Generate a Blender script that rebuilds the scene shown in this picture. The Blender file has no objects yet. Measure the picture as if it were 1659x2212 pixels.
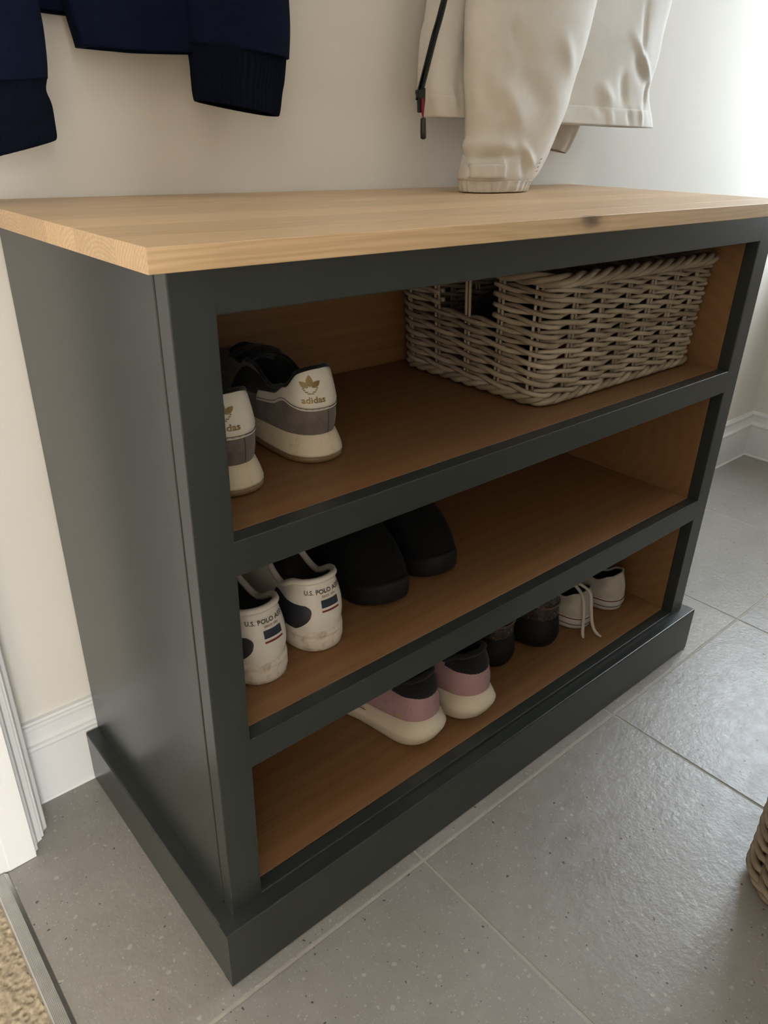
import bpy, bmesh, math, random
import numpy as np
from mathutils import Vector, Matrix, noise as mnoise

# ------------------------------------------------------------------ camera / light / exposure
SC = bpy.context.scene
COL = SC.collection
rng = random.Random(7)

cam_d = bpy.data.cameras.new('camera'); cam = bpy.data.objects.new('camera', cam_d); COL.objects.link(cam)
cam_d.sensor_fit = 'VERTICAL'; cam_d.sensor_height = 36.0; cam_d.lens = 1594.38 * 36.0 / 2212.0
cam_d.clip_start = 0.02
_r = Vector((0.75671782, -0.6533161, 0.02358426)); _u = Vector((0.27901578, 0.35538064, 0.89210694)); _f = Vector((0.59120922, 0.66849284, -0.45120836))
cam.matrix_world = Matrix(((_r.x, _u.x, -_f.x, -0.24324), (_r.y, _u.y, -_f.y, -0.51991), (_r.z, _u.z, -_f.z, 0.90091), (0, 0, 0, 1)))
SC.camera = cam

SC.view_settings.view_transform = 'Standard'; SC.view_settings.look = 'None'
SC.view_settings.gamma = 1.0; SC.view_settings.use_curve_mapping = False
SC.view_settings.exposure = 0.14
SC.cycles.use_denoising = True
SC.cycles.max_bounces = 7; SC.cycles.diffuse_bounces = 5; SC.cycles.glossy_bounces = 3

world = bpy.data.worlds.new('world'); SC.world = world; world.use_nodes = True
bg = world.node_tree.nodes['Background']; bg.inputs[0].default_value = (0.80, 0.88, 1.0, 1); bg.inputs[1].default_value = 0.8

WIN_Y0, WIN_Y1, WIN_Z0, WIN_Z1 = -0.30, 0.37, 0.66, 1.90       # window in the right wall
HALL_X0, HALL_X1, HALL_Z0, HALL_Z1 = -1.25, -0.35, 0.10, 2.00    # glazed front door at the end of the hall
HALL_YE = -3.3

def area(name, loc, rot, sx, sy, power, color):
    l = bpy.data.lights.new(name, 'AREA'); l.shape = 'RECTANGLE'; l.size = sx; l.size_y = sy
    l.energy = power; l.color = color
    o = bpy.data.objects.new(name, l); COL.objects.link(o); o.location = loc; o.rotation_euler = rot
    return o
area('window_daylight', (2.36, (WIN_Y0 + WIN_Y1) / 2, (WIN_Z0 + WIN_Z1) / 2), (0, math.radians(90), 0), WIN_Z1 - WIN_Z0, WIN_Y1 - WIN_Y0, 33.0, (0.81, 0.91, 1.0))
area('hall_daylight', ((HALL_X0 + HALL_X1) / 2, HALL_YE - 0.16, (HALL_Z0 + HALL_Z1) / 2), (math.radians(90), 0, 0), HALL_X1 - HALL_X0, HALL_Z1 - HALL_Z0, 142.0, (1.0, 0.99, 0.97))

lamp_l = bpy.data.lights.new('ceiling_lamp_light', 'AREA'); lamp_l.shape = 'DISK'; lamp_l.size = 0.42; lamp_l.energy = 2.6; lamp_l.color = (1.0, 0.93, 0.83)
lamp_o = bpy.data.objects.new('ceiling_lamp_light', lamp_l); COL.objects.link(lamp_o); lamp_o.location = (0.75, -0.45, 2.325)

# ------------------------------------------------------------------ fitted dimensions (metres)
W, H, T = 1.0, 0.8140, 0.0183
P, HP = 0.0190, 0.0926
SL, XR = 0.0391, 0.9612
Z1T, Z1, Z2T, Z2, Z3T, Z3 = 0.7757, 0.5750, 0.5385, 0.3390, 0.3004, 0.0995
WALL_Y, BB_Y, RX = 0.4140, 0.4010, 2.163
GY, J1, TILE = -0.0381, 0.2745, 0.4633

# ------------------------------------------------------------------ helpers
def tag(o, label=None, cat=None, group=None, kind=None):
    if label: o['label'] = label
    if cat: o['category'] = cat
    if group: o['group'] = group
    if kind: o['kind'] = kind
    return o
def empty(name, loc=(0, 0, 0), rz=0.0):
    o = bpy.data.objects.new(name, None); COL.objects.link(o); o.location = loc; o.rotation_euler = (0, 0, rz)
    o.empty_display_size = 0.05
    return o
def add(name, me, mat=None, parent=None):
    o = bpy.data.objects.new(name, me); COL.objects.link(o)
    if mat is not None and len(me.materials) == 0: me.materials.append(mat)
    if parent is not None: o.parent = parent
    return o
def pydata(name, V, F, mat=None, parent=None, smooth=True):
    me = bpy.data.meshes.new(name); me.from_pydata([tuple(map(float, v)) for v in V], [], [tuple(map(int, f)) for f in F])
    if smooth: me.polygons.foreach_set('use_smooth', [True] * len(me.polygons))
    me.update()
    return add(name, me, mat, parent)
def box(name, lo, hi, mat, parent=None, bev=0.0012, origin=None, seg=2):
    """a bevelled board from corner lo to corner hi; parent space = world space minus the parent's location"""
    bm = bmesh.new(); bmesh.ops.create_cube(bm, size=1.0)
    lo = Vector(lo); hi = Vector(hi); c = (lo + hi) / 2; s = hi - lo
    for v in bm.verts: v.co = Vector((v.co.x * s.x, v.co.y * s.y, v.co.z * s.z))
    if bev > 0: bmesh.ops.bevel(bm, geom=bm.edges[:], offset=bev, segments=seg, affect='EDGES', profile=0.5)
    off = Vector(origin) if origin is not None else c
    for v in bm.verts: v.co += c - off
    me = bpy.data.meshes.new(name); bm.to_mesh(me); bm.free()
    o = add(name, me, mat, parent)
    o.location = off - (parent.location if parent is not None else Vector((0, 0, 0)))
    return o
def grid_faces(nu, nv, closed_u):
    F = []
    for j in range(nv - 1):
        for i in range(nu if closed_u else nu - 1):
            a = j * nu + i; b = j * nu + (i + 1) % nu
            F.append((a, b, b + nu, a + nu))
    return F
def tube(pts, r, n=6, closed=False, caps=True):
    """vertices / faces of a tube along pts; r scalar or list"""
    pts = np.asarray(pts, float); m = len(pts)
    rr = np.full(m, r) if np.isscalar(r) else np.asarray(r, float)
    if closed: tan = np.roll(pts, -1, 0) - np.roll(pts, 1, 0)
    else: tan = np.gradient(pts, axis=0)
    tan /= np.linalg.norm(tan, axis=1)[:, None] + 1e-12
    up = np.tile(np.array([0, 0, 1.0]), (m, 1))
    bad = np.abs(tan[:, 2]) > 0.95
    up[bad] = (0, 1.0, 0)
    if bad.any() and not bad.all(): up[:] = (0.31, 0.9, 0.3)
    a = np.cross(tan, up); a /= np.linalg.norm(a, axis=1)[:, None] + 1e-12
    b = np.cross(a, tan)
    V = []
    for i in range(m):
        for k in range(n):
            t = 2 * math.pi * k / n
            V.append(pts[i] + rr[i] * (a[i] * math.cos(t) + b[i] * math.sin(t)))
    F = []
    for i in range(m if closed else m - 1):
        for k in range(n):
            p = i * n + k; q = i * n + (k + 1) % n; j = (i + 1) % m
            F.append((p, q, j * n + (k + 1) % n, j * n + k))
    if not closed and caps:
        F.append(tuple(range(n - 1, -1, -1))); F.append(tuple((m - 1) * n + k for k in range(n)))
    return V, F
def tube_obj(name, pts, r, mat, parent=None, n=6, closed=False):
    V, F = tube(pts, r, n, closed); return pydata(name, V, F, mat, parent)
def join(parts):
    V, F = [], []
    for v, f in parts:
        o = len(V); V += list(v); F += [tuple(i + o for i in q) for q in f]
    return V, F
def catmull(P, n):
    """resample rows (list of equal-length tuples) smoothly to n rows"""
    P = np.asarray(P, float); m = len(P); out = []
    for k in range(n):
        s = k * (m - 1) / (n - 1); i = min(int(s), m - 2); f = s - i
        p0 = P[max(i - 1, 0)]; p1 = P[i]; p2 = P[i + 1]; p3 = P[min(i + 2, m - 1)]
        out.append(0.5 * (2 * p1 + (p2 - p0) * f + (2 * p0 - 5 * p1 + 4 * p2 - p3) * f * f + (3 * p1 - p0 - 3 * p2 + p3) * f ** 3))
    return np.array(out)
def extrude_profile(name, prof, axis, a0, a1, mat, parent=None, smooth=False):
    """closed profile [(p,q)] swept along axis ('x': p=y,q=z; 'y': p=x,q=z; 'z': p=x,q=y)"""
    def pt(p, q, s): return {'x': (s, p, q), 'y': (p, s, q), 'z': (p, q, s)}[axis]
    n = len(prof); V = [pt(p, q, a0) for p, q in prof] + [pt(p, q, a1) for p, q in prof]
    F = [(i, (i + 1) % n, n + (i + 1) % n, n + i) for i in range(n)] + [tuple(range(n))[::-1], tuple(range(n, 2 * n))]
    o = pydata(name, V, F, mat, parent, smooth)
    bm = bmesh.new(); bm.from_mesh(o.data); bmesh.ops.recalc_face_normals(bm, faces=bm.faces); bm.to_mesh(o.data); bm.free()
    return o

# ------------------------------------------------------------------ materials
def mat(name, color=(0.5, 0.5, 0.5), rough=0.5, spec=0.5, metal=0.0, coat=0.0, sheen=0.0):
    m = bpy.data.materials.new(name); m.use_nodes = True
    b = m.node_tree.nodes['Principled BSDF']
    b.inputs['Base Color'].default_value = (*color, 1); b.inputs['Roughness'].default_value = rough
    b.inputs['Specular IOR Level'].default_value = spec; b.inputs['Metallic'].default_value = metal
    b.inputs['Coat Weight'].default_value = coat; b.inputs['Sheen Weight'].default_value = sheen
    return m
class NT:
    def __init__(s, m): s.m = m; s.t = m.node_tree; s.b = s.t.nodes['Principled BSDF']
    def n(s, typ, **kw):
        nd = s.t.nodes.new('ShaderNode' + typ)
        for k, v in kw.items():
            if k.startswith('i_'):
                key = k[2:]; key = int(key) if key.isdigit() else key.replace('_', ' ')
                nd.inputs[key].default_value = v
            else: setattr(nd, k, v)
        return nd
    def l(s, a, b): s.t.links.new(a, b)
    def coords(s, scale=(1, 1, 1), kind='Object', loc=None):
        tc = s.n('TexCoord'); mp = s.n('Mapping'); mp.inputs['Scale'].default_value = scale
        s.l(tc.outputs[kind], mp.inputs[0])
        if loc is not None: s.l(loc, mp.inputs['Location'])
        return mp.outputs[0]
    def ramp(s, fac, stops):
        r = s.n('ValToRGB'); e = r.color_ramp.elements
        while len(e) < len(stops): e.new(0.5)
        for el, (p, c) in zip(e, stops): el.position = p; el.color = (*c, 1) if len(c) == 3 else c
        s.l(fac, r.inputs[0]); return r.outputs[0]
    def noise(s, vec, scale, detail=3, rough=0.5, dist=0.0):
        nd = s.n('TexNoise'); nd.inputs['Scale'].default_value = scale; nd.inputs['Detail'].default_value = detail
        nd.inputs['Roughness'].default_value = rough; nd.inputs['Distortion'].default_value = dist
        s.l(vec, nd.inputs['Vector']); return nd.outputs['Fac']
    def mix(s, fac, a, b, typ='MIX'):
        nd = s.n('Mix', data_type='RGBA', blend_type=typ)
        for sock, v in ((nd.inputs[0], fac), (nd.inputs[6], a), (nd.inputs[7], b)):
            if hasattr(v, 'is_output'): s.l(v, sock)
            elif isinstance(v, (int, float)): sock.default_value = v
            else: sock.default_value = (*v, 1)
        return nd.outputs[2]
    def math(s, op, a, b=0.0):
        nd = s.n('Math', operation=op)
        for sock, v in ((nd.inputs[0], a), (nd.inputs[1], b)):
            if hasattr(v, 'is_output'): s.l(v, sock)
            else: sock.default_value = v
        return nd.outputs[0]
    def bump(s, h, strength=0.2, dist=0.001):
        nd = s.n('Bump'); nd.inputs['Strength'].default_value = strength; nd.inputs['Distance'].default_value = dist
        s.l(h, nd.inputs['Height']); s.l(nd.outputs[0], s.b.inputs['Normal'])
    def color(s, c): s.l(c, s.b.inputs['Base Color'])
    def rough(s, c): s.l(c, s.b.inputs['Roughness'])

def m_plain(name, color, rough=0.5, var=0.08, scale=30, bump=0.0, bscale=300, spec=0.5, sheen=0.0, metal=0.0, bdist=0.0005):
    m = mat(name, color, rough, spec, metal, sheen=sheen); t = NT(m); v = t.coords()
    f = t.noise(v, scale, 3)
    lo = tuple(c * (1 - var) for c in color); hi = tuple(min(1, c * (1 + var)) for c in color)
    t.color(t.ramp(f, [(0.3, lo), (0.7, hi)]))
    if bump > 0: t.bump(t.noise(v, bscale, 2), bump, bdist)
    return m

M = {}
M['paint'] = m_plain('dark_green_grey_paint', (0.0285, 0.0330, 0.0298), 0.28, 0.04, 12, 0.04, 220)
M['wall'] = m_plain('matt_wall_paint', (0.735, 0.698, 0.635), 0.85, 0.02, 3, 0.10, 160, 0.3)
M['gloss_white'] = m_plain('white_satin_woodwork', (0.80, 0.80, 0.79), 0.32, 0.015, 8)
M['ceiling'] = m_plain('ceiling_white', (0.8, 0.8, 0.79), 0.9, 0.01, 4)
M['silver'] = m_plain('brushed_aluminium', (0.62, 0.61, 0.59), 0.38, 0.05, 60, metal=1.0)
M['grout'] = m_plain('beige_grout', (0.42, 0.395, 0.345), 0.9, 0.1, 60, 0.2, 400)

def m_oak(name, dark, light, fibre, rough=0.45, ring_freq=260.0, ring_fac=0.7):
    """solid wood: growth rings around the object's x axis plus long fibres, so long faces show grain and ends show rings"""
    m = mat(name, light, rough, 0.4); t = NT(m)
    tc = t.n('TexCoord'); sep = t.n('SeparateXYZ'); t.l(tc.outputs['Object'], sep.inputs[0])
    warp = t.noise(t.coords((1.5, 14, 14)), 1.0, 3, 0.55)
    y2 = t.math('POWER', t.math('ABSOLUTE', sep.outputs[1]), 2.0); z2 = t.math('POWER', t.math('ABSOLUTE', sep.outputs[2]), 2.0)
    r = t.math('SQRT', t.math('ADD', y2, z2))
    r = t.math('ADD', r, t.math('MULTIPLY', warp, 0.035))
    rings = t.math('ADD', t.math('MULTIPLY', t.math('SINE', t.math('MULTIPLY', r, ring_freq * 6.283)), 0.5), 0.5)
    fib = t.noise(t.coords((5, 420, 420)), 1.0, 2, 0.6)
    broad = t.noise(t.coords((2.0, 22, 22)), 1.0, 3, 0.6)
    base = t.mix(t.math('MULTIPLY', rings, ring_fac), light, dark)
    base = t.mix(t.math('MULTIPLY', broad, 0.55), base, dark)
    f2 = t.ramp(fib, [(0.42, (0, 0, 0)), (0.62, (1, 1, 1))])
    base = t.mix(t.math('MULTIPLY', f2, 0.30), base, fibre)
    oi = t.n('ObjectInfo'); tint = t.ramp(oi.outputs['Random'], [(0, (0.91, 0.905, 0.89)), (1, (1.05, 1.045, 1.03))])
    base = t.mix(1.0, base, tint, 'MULTIPLY')
    t.color(base); t.bump(fib, 0.12, 0.0004)
    return m, t, base
M['oak'], _t, _b = m_oak('natural_oiled_oak', (0.60, 0.405, 0.23), (0.79, 0.565, 0.345), (0.46, 0.295, 0.155), 0.42)
# the knotty front stave: the same oak with a dark knot
M['oak_knot'], _t, _b = m_oak('knotty_oak', (0.60, 0.405, 0.23), (0.79, 0.565, 0.345), (0.46, 0.295, 0.155), 0.42)
_mp = _t.n('Mapping'); _tc = _t.n('TexCoord'); _t.l(_tc.outputs['Generated'], _mp.inputs[0])
_mp.inputs['Location'].default_value = (-0.479 * 20, 0.0, -0.75 * 0.9); _mp.inputs['Scale'].default_value = (20, 5.0, 0.9)
_len = _t.n('VectorMath', operation='LENGTH'); _t.l(_mp.outputs[0], _len.inputs[0])
_kn = _t.math('ADD', _len.outputs['Value'], _t.math('MULTIPLY', _t.noise(_t.coords((30, 120, 120)), 1.0, 2), 0.35))
_kf = _t.ramp(_kn, [(0.25, (1, 1, 1)), (0.40, (0.85, 0.85, 0.85)), (0.62, (0.25, 0.25, 0.25)), (1.0, (0, 0, 0))])
_t.color(_t.mix(_kf, _b, (0.17, 0.105, 0.062)))
M['oak_in'], _t, _b = m_oak('oak_veneer_shaded', (0.188, 0.090, 0.035), (0.270, 0.140, 0.060), (0.142, 0.065, 0.024), 0.5, 40.0, 0.35)  # same oak as the worktop, darkened so its colour carries the interior shade

def m_tile():
    m = mat('grey_porcelain_tile', (0.3, 0.3, 0.29), 0.34, 0.65); t = NT(m)
    oi = t.n('ObjectInfo'); off = t.n('VectorMath', operation='SCALE'); off.inputs[3].default_value = 13.0
    t.l(oi.outputs['Location'], off.inputs[0])
    v = t.coords((1, 1, 1), 'Object', off.outputs[0])
    big = t.noise(v, 5.0, 5, 0.6); mid = t.noise(v, 38.0, 4, 0.65, 0.3)
    base = t.ramp(big, [(0.3, (0.275, 0.256, 0.231)), (0.7, (0.332, 0.311, 0.283))])
    base = t.mix(t.math('MULTIPLY', t.ramp(mid, [(0.45, (0, 0, 0)), (0.75, (1, 1, 1))]), 0.40), base, (0.36, 0.345, 0.325))
    for sc, thr, col, fac, cut in ((85.0, 0.17, (0.52, 0.50, 0.47), 0.50, .66), (170.0, 0.17, (0.50, 0.48, 0.45), 0.55, .62), (290.0, 0.22, (0.47, 0.45, 0.42), 0.55, .62), (80.0, 0.11, (0.05, 0.046, 0.042), 0.85, .76), (170.0, 0.14, (0.06, 0.055, 0.05), 0.8, .82)):
        w = t.n('VectorMath', operation='ADD'); ns = t.n('TexNoise'); ns.inputs['Scale'].default_value = sc * 1.6; t.l(v, ns.inputs['Vector'])
        sc_ = t.n('VectorMath', operation='SCALE'); sc_.inputs[3].default_value = .5 / sc; t.l(ns.outputs['Color'], sc_.inputs[0]); t.l(v, w.inputs[0]); t.l(sc_.outputs[0], w.inputs[1])
        vo = t.n('TexVoronoi'); vo.inputs['Scale'].default_value = sc; t.l(w.outputs[0], vo.inputs['Vector'])
        pick = t.n('SeparateColor'); t.l(vo.outputs['Color'], pick.inputs[0])
        msk = t.math('MULTIPLY', t.math('LESS_THAN', vo.outputs['Distance'], t.math('MULTIPLY', thr, t.math('ADD', 0.5, pick.outputs[1]))), t.math('GREATER_THAN', pick.outputs[0], cut))
        base = t.mix(t.math('MULTIPLY', msk, fac), base, col)
    t.color(base)
    hgt = t.math('ADD', t.noise(v, 95.0, 3, 0.6), t.math('MULTIPLY', t.noise(v, 13.0, 3), 1.2))
    t.bump(hgt, 0.62, 0.0012)
    t.rough(t.ramp(mid, [(0.3, (0.29, 0.29, 0.29)), (0.7, (0.40, 0.40, 0.40))]))
    return m
M['tile'] = m_tile()
M['carpet'] = m_plain('beige_loop_carpet', (0.47, 0.385, 0.275), 0.95, 0.30, 180, 0.3, 500, 0.1, 0.2)

def m_wicker(name, c0, c1):
    m = mat(name, c0, 0.55, 0.35); t = NT(m)
    oi = t.n('ObjectInfo'); v = t.coords((1, 1, 1))
    f = t.math('ADD', t.math('MULTIPLY', t.noise(v, 22, 3), 0.7), t.math('MULTIPLY', oi.outputs['Random'], 0.35))
    t.color(t.ramp(f, [(0.3, c0), (0.75, c1)])); t.bump(t.noise(v, 320, 3), 0.35, 0.0006)
    return m
M['wicker'] = m_wicker('grey_wash_willow', (0.215, 0.162, 0.108), (0.44, 0.36, 0.265))

def m_fabric(name, color, var=0.1, weave=900, rough=0.85, sheen=0.2, bump=0.3, spec=0.2):
    m = mat(name, color, rough, spec, sheen=sheen); t = NT(m); v = t.coords()
    f = t.noise(v, 60, 4, 0.6)
    t.color(t.ramp(f, [(0.3, tuple(c * (1 - var) for c in color)), (0.7, tuple(min(1, c * (1 + var)) for c in color))]))
    t.bump(t.noise(v, weave, 2), bump, 0.0004)
    return m
M['navy'] = m_fabric('navy_softshell', (0.0040, 0.0068, 0.0200), 0.15, 900, 0.85, 0.0, 0.3, 0.06)
M['navy_rib'] = m_fabric('navy_rib_knit', (0.0034, 0.0052, 0.0120), 0.15, 1200, 0.9, 0.0, 0.3, 0.06)
M['cream'] = m_fabric('cream_shell_fabric', (0.63, 0.59, 0.525), 0.03, 1200, 0.6, 0.05, 0.12)
M['cream_in'] = m_fabric('cream_lining', (0.50, 0.43, 0.36), 0.05, 1200, 0.8, 0.05)
M['black_plastic'] = m_plain('black_plastic', (0.008, 0.008, 0.009), 0.45)
M['red_plastic'] = m_plain('red_enamel', (0.20, 0.008, 0.02), 0.4)
M['red_cloth'] = m_fabric('red_cloth', (0.25, 0.01, 0.015))
M['black_cloth'] = m_fabric('black_cloth', (0.010, 0.010, 0.011), 0.2, 700, 0.95, 0.1)
M['black_fleece'] = m_fabric('black_plush_lining', (0.006, 0.006, 0.006), 0.3, 500, 1.0, 0.15, 0.8)
def m_scuffed(name, color, dirt, amount=0.5, rough=0.5, scale=70, lo=0.56):
    m = mat(name, color, rough, 0.4); t = NT(m); v = t.coords()
    f = t.ramp(t.noise(v, scale, 5, 0.7, 0.5), [(lo, (0, 0, 0)), (lo + .16, (1, 1, 1))])
    t.color(t.mix(t.math('MULTIPLY', f, amount), color, dirt)); t.bump(t.noise(v, 260, 3), 0.15, 0.0006)
    return m
M['white_leather'] = m_scuffed('off_white_leather', (0.63, 0.58, 0.49), (0.45, 0.38, 0.28), 0.25, 0.45)
M['polo_leather'] = m_scuffed('white_leather', (0.64, 0.59, 0.52), (0.42, 0.36, 0.29), 0.30, 0.42)
M['polo_sole'] = m_scuffed('scuffed_white_rubber', (0.58, 0.51, 0.42), (0.22, 0.15, 0.085), 0.55, 0.6, 60, 0.48)
M['cream_rubber'] = m_scuffed('cream_rubber', (0.60, 0.50, 0.36), (0.30, 0.21, 0.12), 0.5, 0.55, 45, 0.52)
M['gum'] = m_plain('gum_rubber', (0.17, 0.10, 0.045), 0.5, 0.1)
M['suede'] = m_fabric('grey_suede', (0.128, 0.104, 0.090), 0.28, 600, 0.95, 0.15)
M['gold'] = m_plain('gold_foil', (0.22, 0.15, 0.055), 0.45, 0.15, 200, metal=0.35)
M['stitch'] = m_plain('dark_thread', (0.06, 0.04, 0.03), 0.9)
M['navy_print'] = m_plain('navy_print', (0.012, 0.020, 0.035), 0.5)
M['dark_print'] = m_plain('dark_print', (0.035, 0.03, 0.03), 0.5)
M['red_print'] = m_plain('dark_red_print', (0.16, 0.015, 0.02), 0.5)
M['rust_print'] = m_plain('rust_print', (0.25, 0.10, 0.07), 0.5)
M['navy_leather'] = m_plain('navy_grey_leather', (0.022, 0.024, 0.032), 0.45, 0.1)
M['dark_lining'] = m_fabric('dark_shoe_lining', (0.018, 0.014, 0.012), 0.3, 600, 1.0)
M['black_suede'] = m_fabric('black_suede', (0.0035, 0.0035, 0.0035), 0.2, 600, 1.0, 0.02)
M['black_rubber'] = m_plain('black_rubber', (0.0045, 0.0042, 0.004), 0.7, 0.1, spec=0.3)
M['pink_mesh'] = m_scuffed('heathered_pink_knit', (0.35, 0.205, 0.212), (0.14, 0.085, 0.09), 0.8, 0.9, 110)
M['foam'] = m_scuffed('cream_foam_midsole', (0.58, 0.50, 0.38), (0.40, 0.32, 0.22), 0.4, 0.65, 40)
M['yellow_print'] = m_plain('yellow_print', (0.34, 0.26, 0.05), 0.6)
M['canvas'] = m_fabric('off_white_canvas', (0.45, 0.405, 0.34), 0.10, 1100, 0.9, 0.1)
M['white_rubber'] = m_scuffed('white_toe_rubber', (0.50, 0.46, 0.42), (0.26, 0.21, 0.17), 0.5, 0.5, 90)
M['lace'] = m_fabric('white_cotton_lace', (0.52, 0.47, 0.40), 0.1, 1500, 0.9)
M['pink_trim'] = m_fabric('dusty_pink_trim', (0.12, 0.065, 0.05), 0.2)
def m_sequin():
    m = mat('dark_glitter', (0.03, 0.022, 0.017), 0.6, 0.5); t = NT(m); v = t.coords()
    vo = t.n('TexVoronoi'); vo.inputs['Scale'].default_value = 380; t.l(v, vo.inputs['Vector'])
    sp = t.n('SeparateColor'); t.l(vo.outputs['Color'], sp.inputs[0])
    t.color(t.ramp(sp.outputs[0], [(0.0, (0.012, 0.009, 0.007)), (0.82, (0.04, 0.028, 0.02)), (0.93, (0.09, 0.055, 0.042)), (1.0, (0.25, 0.16, 0.12))]))
    t.rough(t.ramp(sp.outputs[1], [(0, (0.2, 0.2, 0.2)), (1, (0.8, 0.8, 0.8))])); t.bump(sp.outputs[2], 0.6, 0.0008)
    return m
M['sequin'] = m_sequin()
def m_glass():
    m = bpy.data.materials.new('window_glass'); m.use_nodes = True; nt = m.node_tree; nt.nodes.clear()
    out = nt.nodes.new('ShaderNodeOutputMaterial'); mx = nt.nodes.new('ShaderNodeMixShader'); tr = nt.nodes.new('ShaderNodeBsdfTransparent'); gl = nt.nodes.new('ShaderNodeBsdfGlossy')
    gl.inputs['Roughness'].default_value = 0.02; mx.inputs[0].default_value = 0.06
    nt.links.new(tr.outputs[0], mx.inputs[1]); nt.links.new(gl.outputs[0], mx.inputs[2]); nt.links.new(mx.outputs[0], out.inputs[0])
    return m
M['glass'] = m_glass()

# ------------------------------------------------------------------ the setting
YF, ZC = -1.75, 2.40            # front wall, ceiling
def struct(o): o['kind'] = 'structure'; return o
def boxes_mesh(name, bl, m):
    parts = []
    for lo, hi in bl:
        x0, y0, z0 = lo; x1, y1, z1 = hi
        V = [(x0, y0, z0), (x1, y0, z0), (x1, y1, z0), (x0, y1, z0), (x0, y0, z1), (x1, y0, z1), (x1, y1, z1), (x0, y1, z1)]
        F = [(3, 2, 1, 0), (4, 5, 6, 7), (0, 1, 5, 4), (1, 2, 6, 5), (2, 3, 7, 6), (3, 0, 4, 7)]
        parts.append((V, F))
    V, F = join(parts); return pydata(name, V, F, m, None, False)
def wall_with_hole(axis_lo, axis_hi, u0, u1, v0, v1, a, b, c, d):
    """boxes of a wall slab x in [axis_lo,axis_hi], y in [u0,u1], z in [v0,v1] with a hole y[a,b] z[c,d]"""
    X0, X1 = axis_lo, axis_hi
    out = [((X0, u0, v0), (X1, a, v1)), ((X0, b, v0), (X1, u1, v1)), ((X0, a, d), (X1, b, v1))]
    if c > v0: out.append(((X0, a, v0), (X1, b, c)))
    return out

floor = struct(boxes_mesh('floor', [((-0.176, YF, -0.03), (RX, WALL_Y, -0.0010))], M['grout']))
g = 0.0019
tile_cache = {}
xs = [-0.174] + [J1 + k * TILE for k in range(0, 5)]; xs = [x for x in xs if x < RX - 0.02] + [RX]
ys = [GY + k * TILE for k in range(-4, 1)] + [WALL_Y]; ys = [max(y, YF) for y in ys]
for i in range(len(xs) - 1):
    for j in range(len(ys) - 1):
        x0 = xs[i] + (g if i else 0); x1 = xs[i + 1] - (g if i < len(xs) - 2 else 0); y0 = ys[j] + g; y1 = ys[j + 1] - (g if j < len(ys) - 2 else 0)
        if x1 - x0 < 0.01 or y1 - y0 < 0.01: continue
        key = (round(x1 - x0, 3), round(y1 - y0, 3)); c = ((x0 + x1) / 2, (y0 + y1) / 2, -0.004)
        if key in tile_cache:
            o = add('tile', tile_cache[key], None, floor); o.location = c
        else:
            o = box('tile', (x0, y0, -0.008), (x1, y1, 0.0), M['tile'], None, 0.0012); o.parent = floor; tile_cache[key] = o.data

struct(boxes_mesh('wall_back', [((-1.60, WALL_Y, -0.03), (RX + 0.3, WALL_Y + 0.15, ZC))], M['wall']))
wr = struct(boxes_mesh('wall_right', wall_with_hole(RX, RX + 0.30, YF - 0.1, WALL_Y, -0.03, ZC, WIN_Y0, WIN_Y1, WIN_Z0, WIN_Z1), M['wall']))
struct(boxes_mesh('wall_front', [((-0.135, YF - 0.15, -0.03), (RX + 0.3, YF, ZC))], M['wall']))
DOOR_Y0, DOOR_Y1 = -0.80, 0.312
struct(boxes_mesh('wall_left', wall_with_hole(-0.235, -0.128, YF, WALL_Y, -0.03, ZC, DOOR_Y0 - 0.02, DOOR_Y1 + 0.02, -0.03, 2.06), M['wall']))
hx0, hx1 = -1.50, -0.235      # the hall
struct(boxes_mesh('wall_hall', [((hx0 - .1, HALL_YE - .1, -.03), (hx0, WALL_Y, ZC)), ((hx1, HALL_YE - .1, -.03), (hx1 + .1, YF, ZC)),
                                ((hx0, HALL_YE - .1, -.03), (HALL_X0, HALL_YE, ZC)), ((HALL_X1, HALL_YE - .1, -.03), (hx1, HALL_YE, ZC)), ((HALL_X0, HALL_YE - .1, HALL_Z1), (HALL_X1, HALL_YE, ZC)), ((HALL_X0, HALL_YE - .1, -.03), (HALL_X1, HALL_YE, HALL_Z0))], M['wall']))
struct(boxes_mesh('ceiling', [((-1.6, HALL_YE - 0.1, ZC), (RX + 0.3, WALL_Y + 0.15, ZC + 0.1))], M['ceiling']))

def window(name, xg, y0, y1, z0, z1, sill_x):
    e = struct(empty(name, (xg, (y0 + y1) / 2, z0)))
    f = 0.045
    for lo, hi in (((xg - .03, y0, z0), (xg + .03, y0 + f, z1)), ((xg - .03, y1 - f, z0), (xg + .03, y1, z1)),
                   ((xg - .03, y0 + f, z0), (xg + .03, y1 - f, z0 + f)), ((xg - .03, y0 + f, z1 - f), (xg + .03, y1 - f, z1)),
                   ((xg - .025, (y0 + y1) / 2 - .03, z0 + f), (xg + .025, (y0 + y1) / 2 + .03, z1 - f))):
        box('window_frame', lo, hi, M['gloss_white'], e, 0.003)
    ym = (y0 + y1) / 2
    for a, b in ((y0 + f, ym - .03), (ym + .03, y1 - f)):
        box('pane', (xg - .003, a, z0 + f), (xg + .003, b, z1 - f), M['glass'], e, 0.0)
    if sill_x is not None:
        box('window_sill', (sill_x[0], y0 - .03, z0 - .02), (sill_x[1], y1 + .03, z0), M['gloss_white'], e, 0.004)
    return e
window('window_1', RX + 0.12, WIN_Y0, WIN_Y1, WIN_Z0, WIN_Z1, (RX - 0.035, RX + 0.09))
d1 = struct(empty('door_1', ((HALL_X0 + HALL_X1) / 2, HALL_YE - .05, HALL_Z0)))
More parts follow.
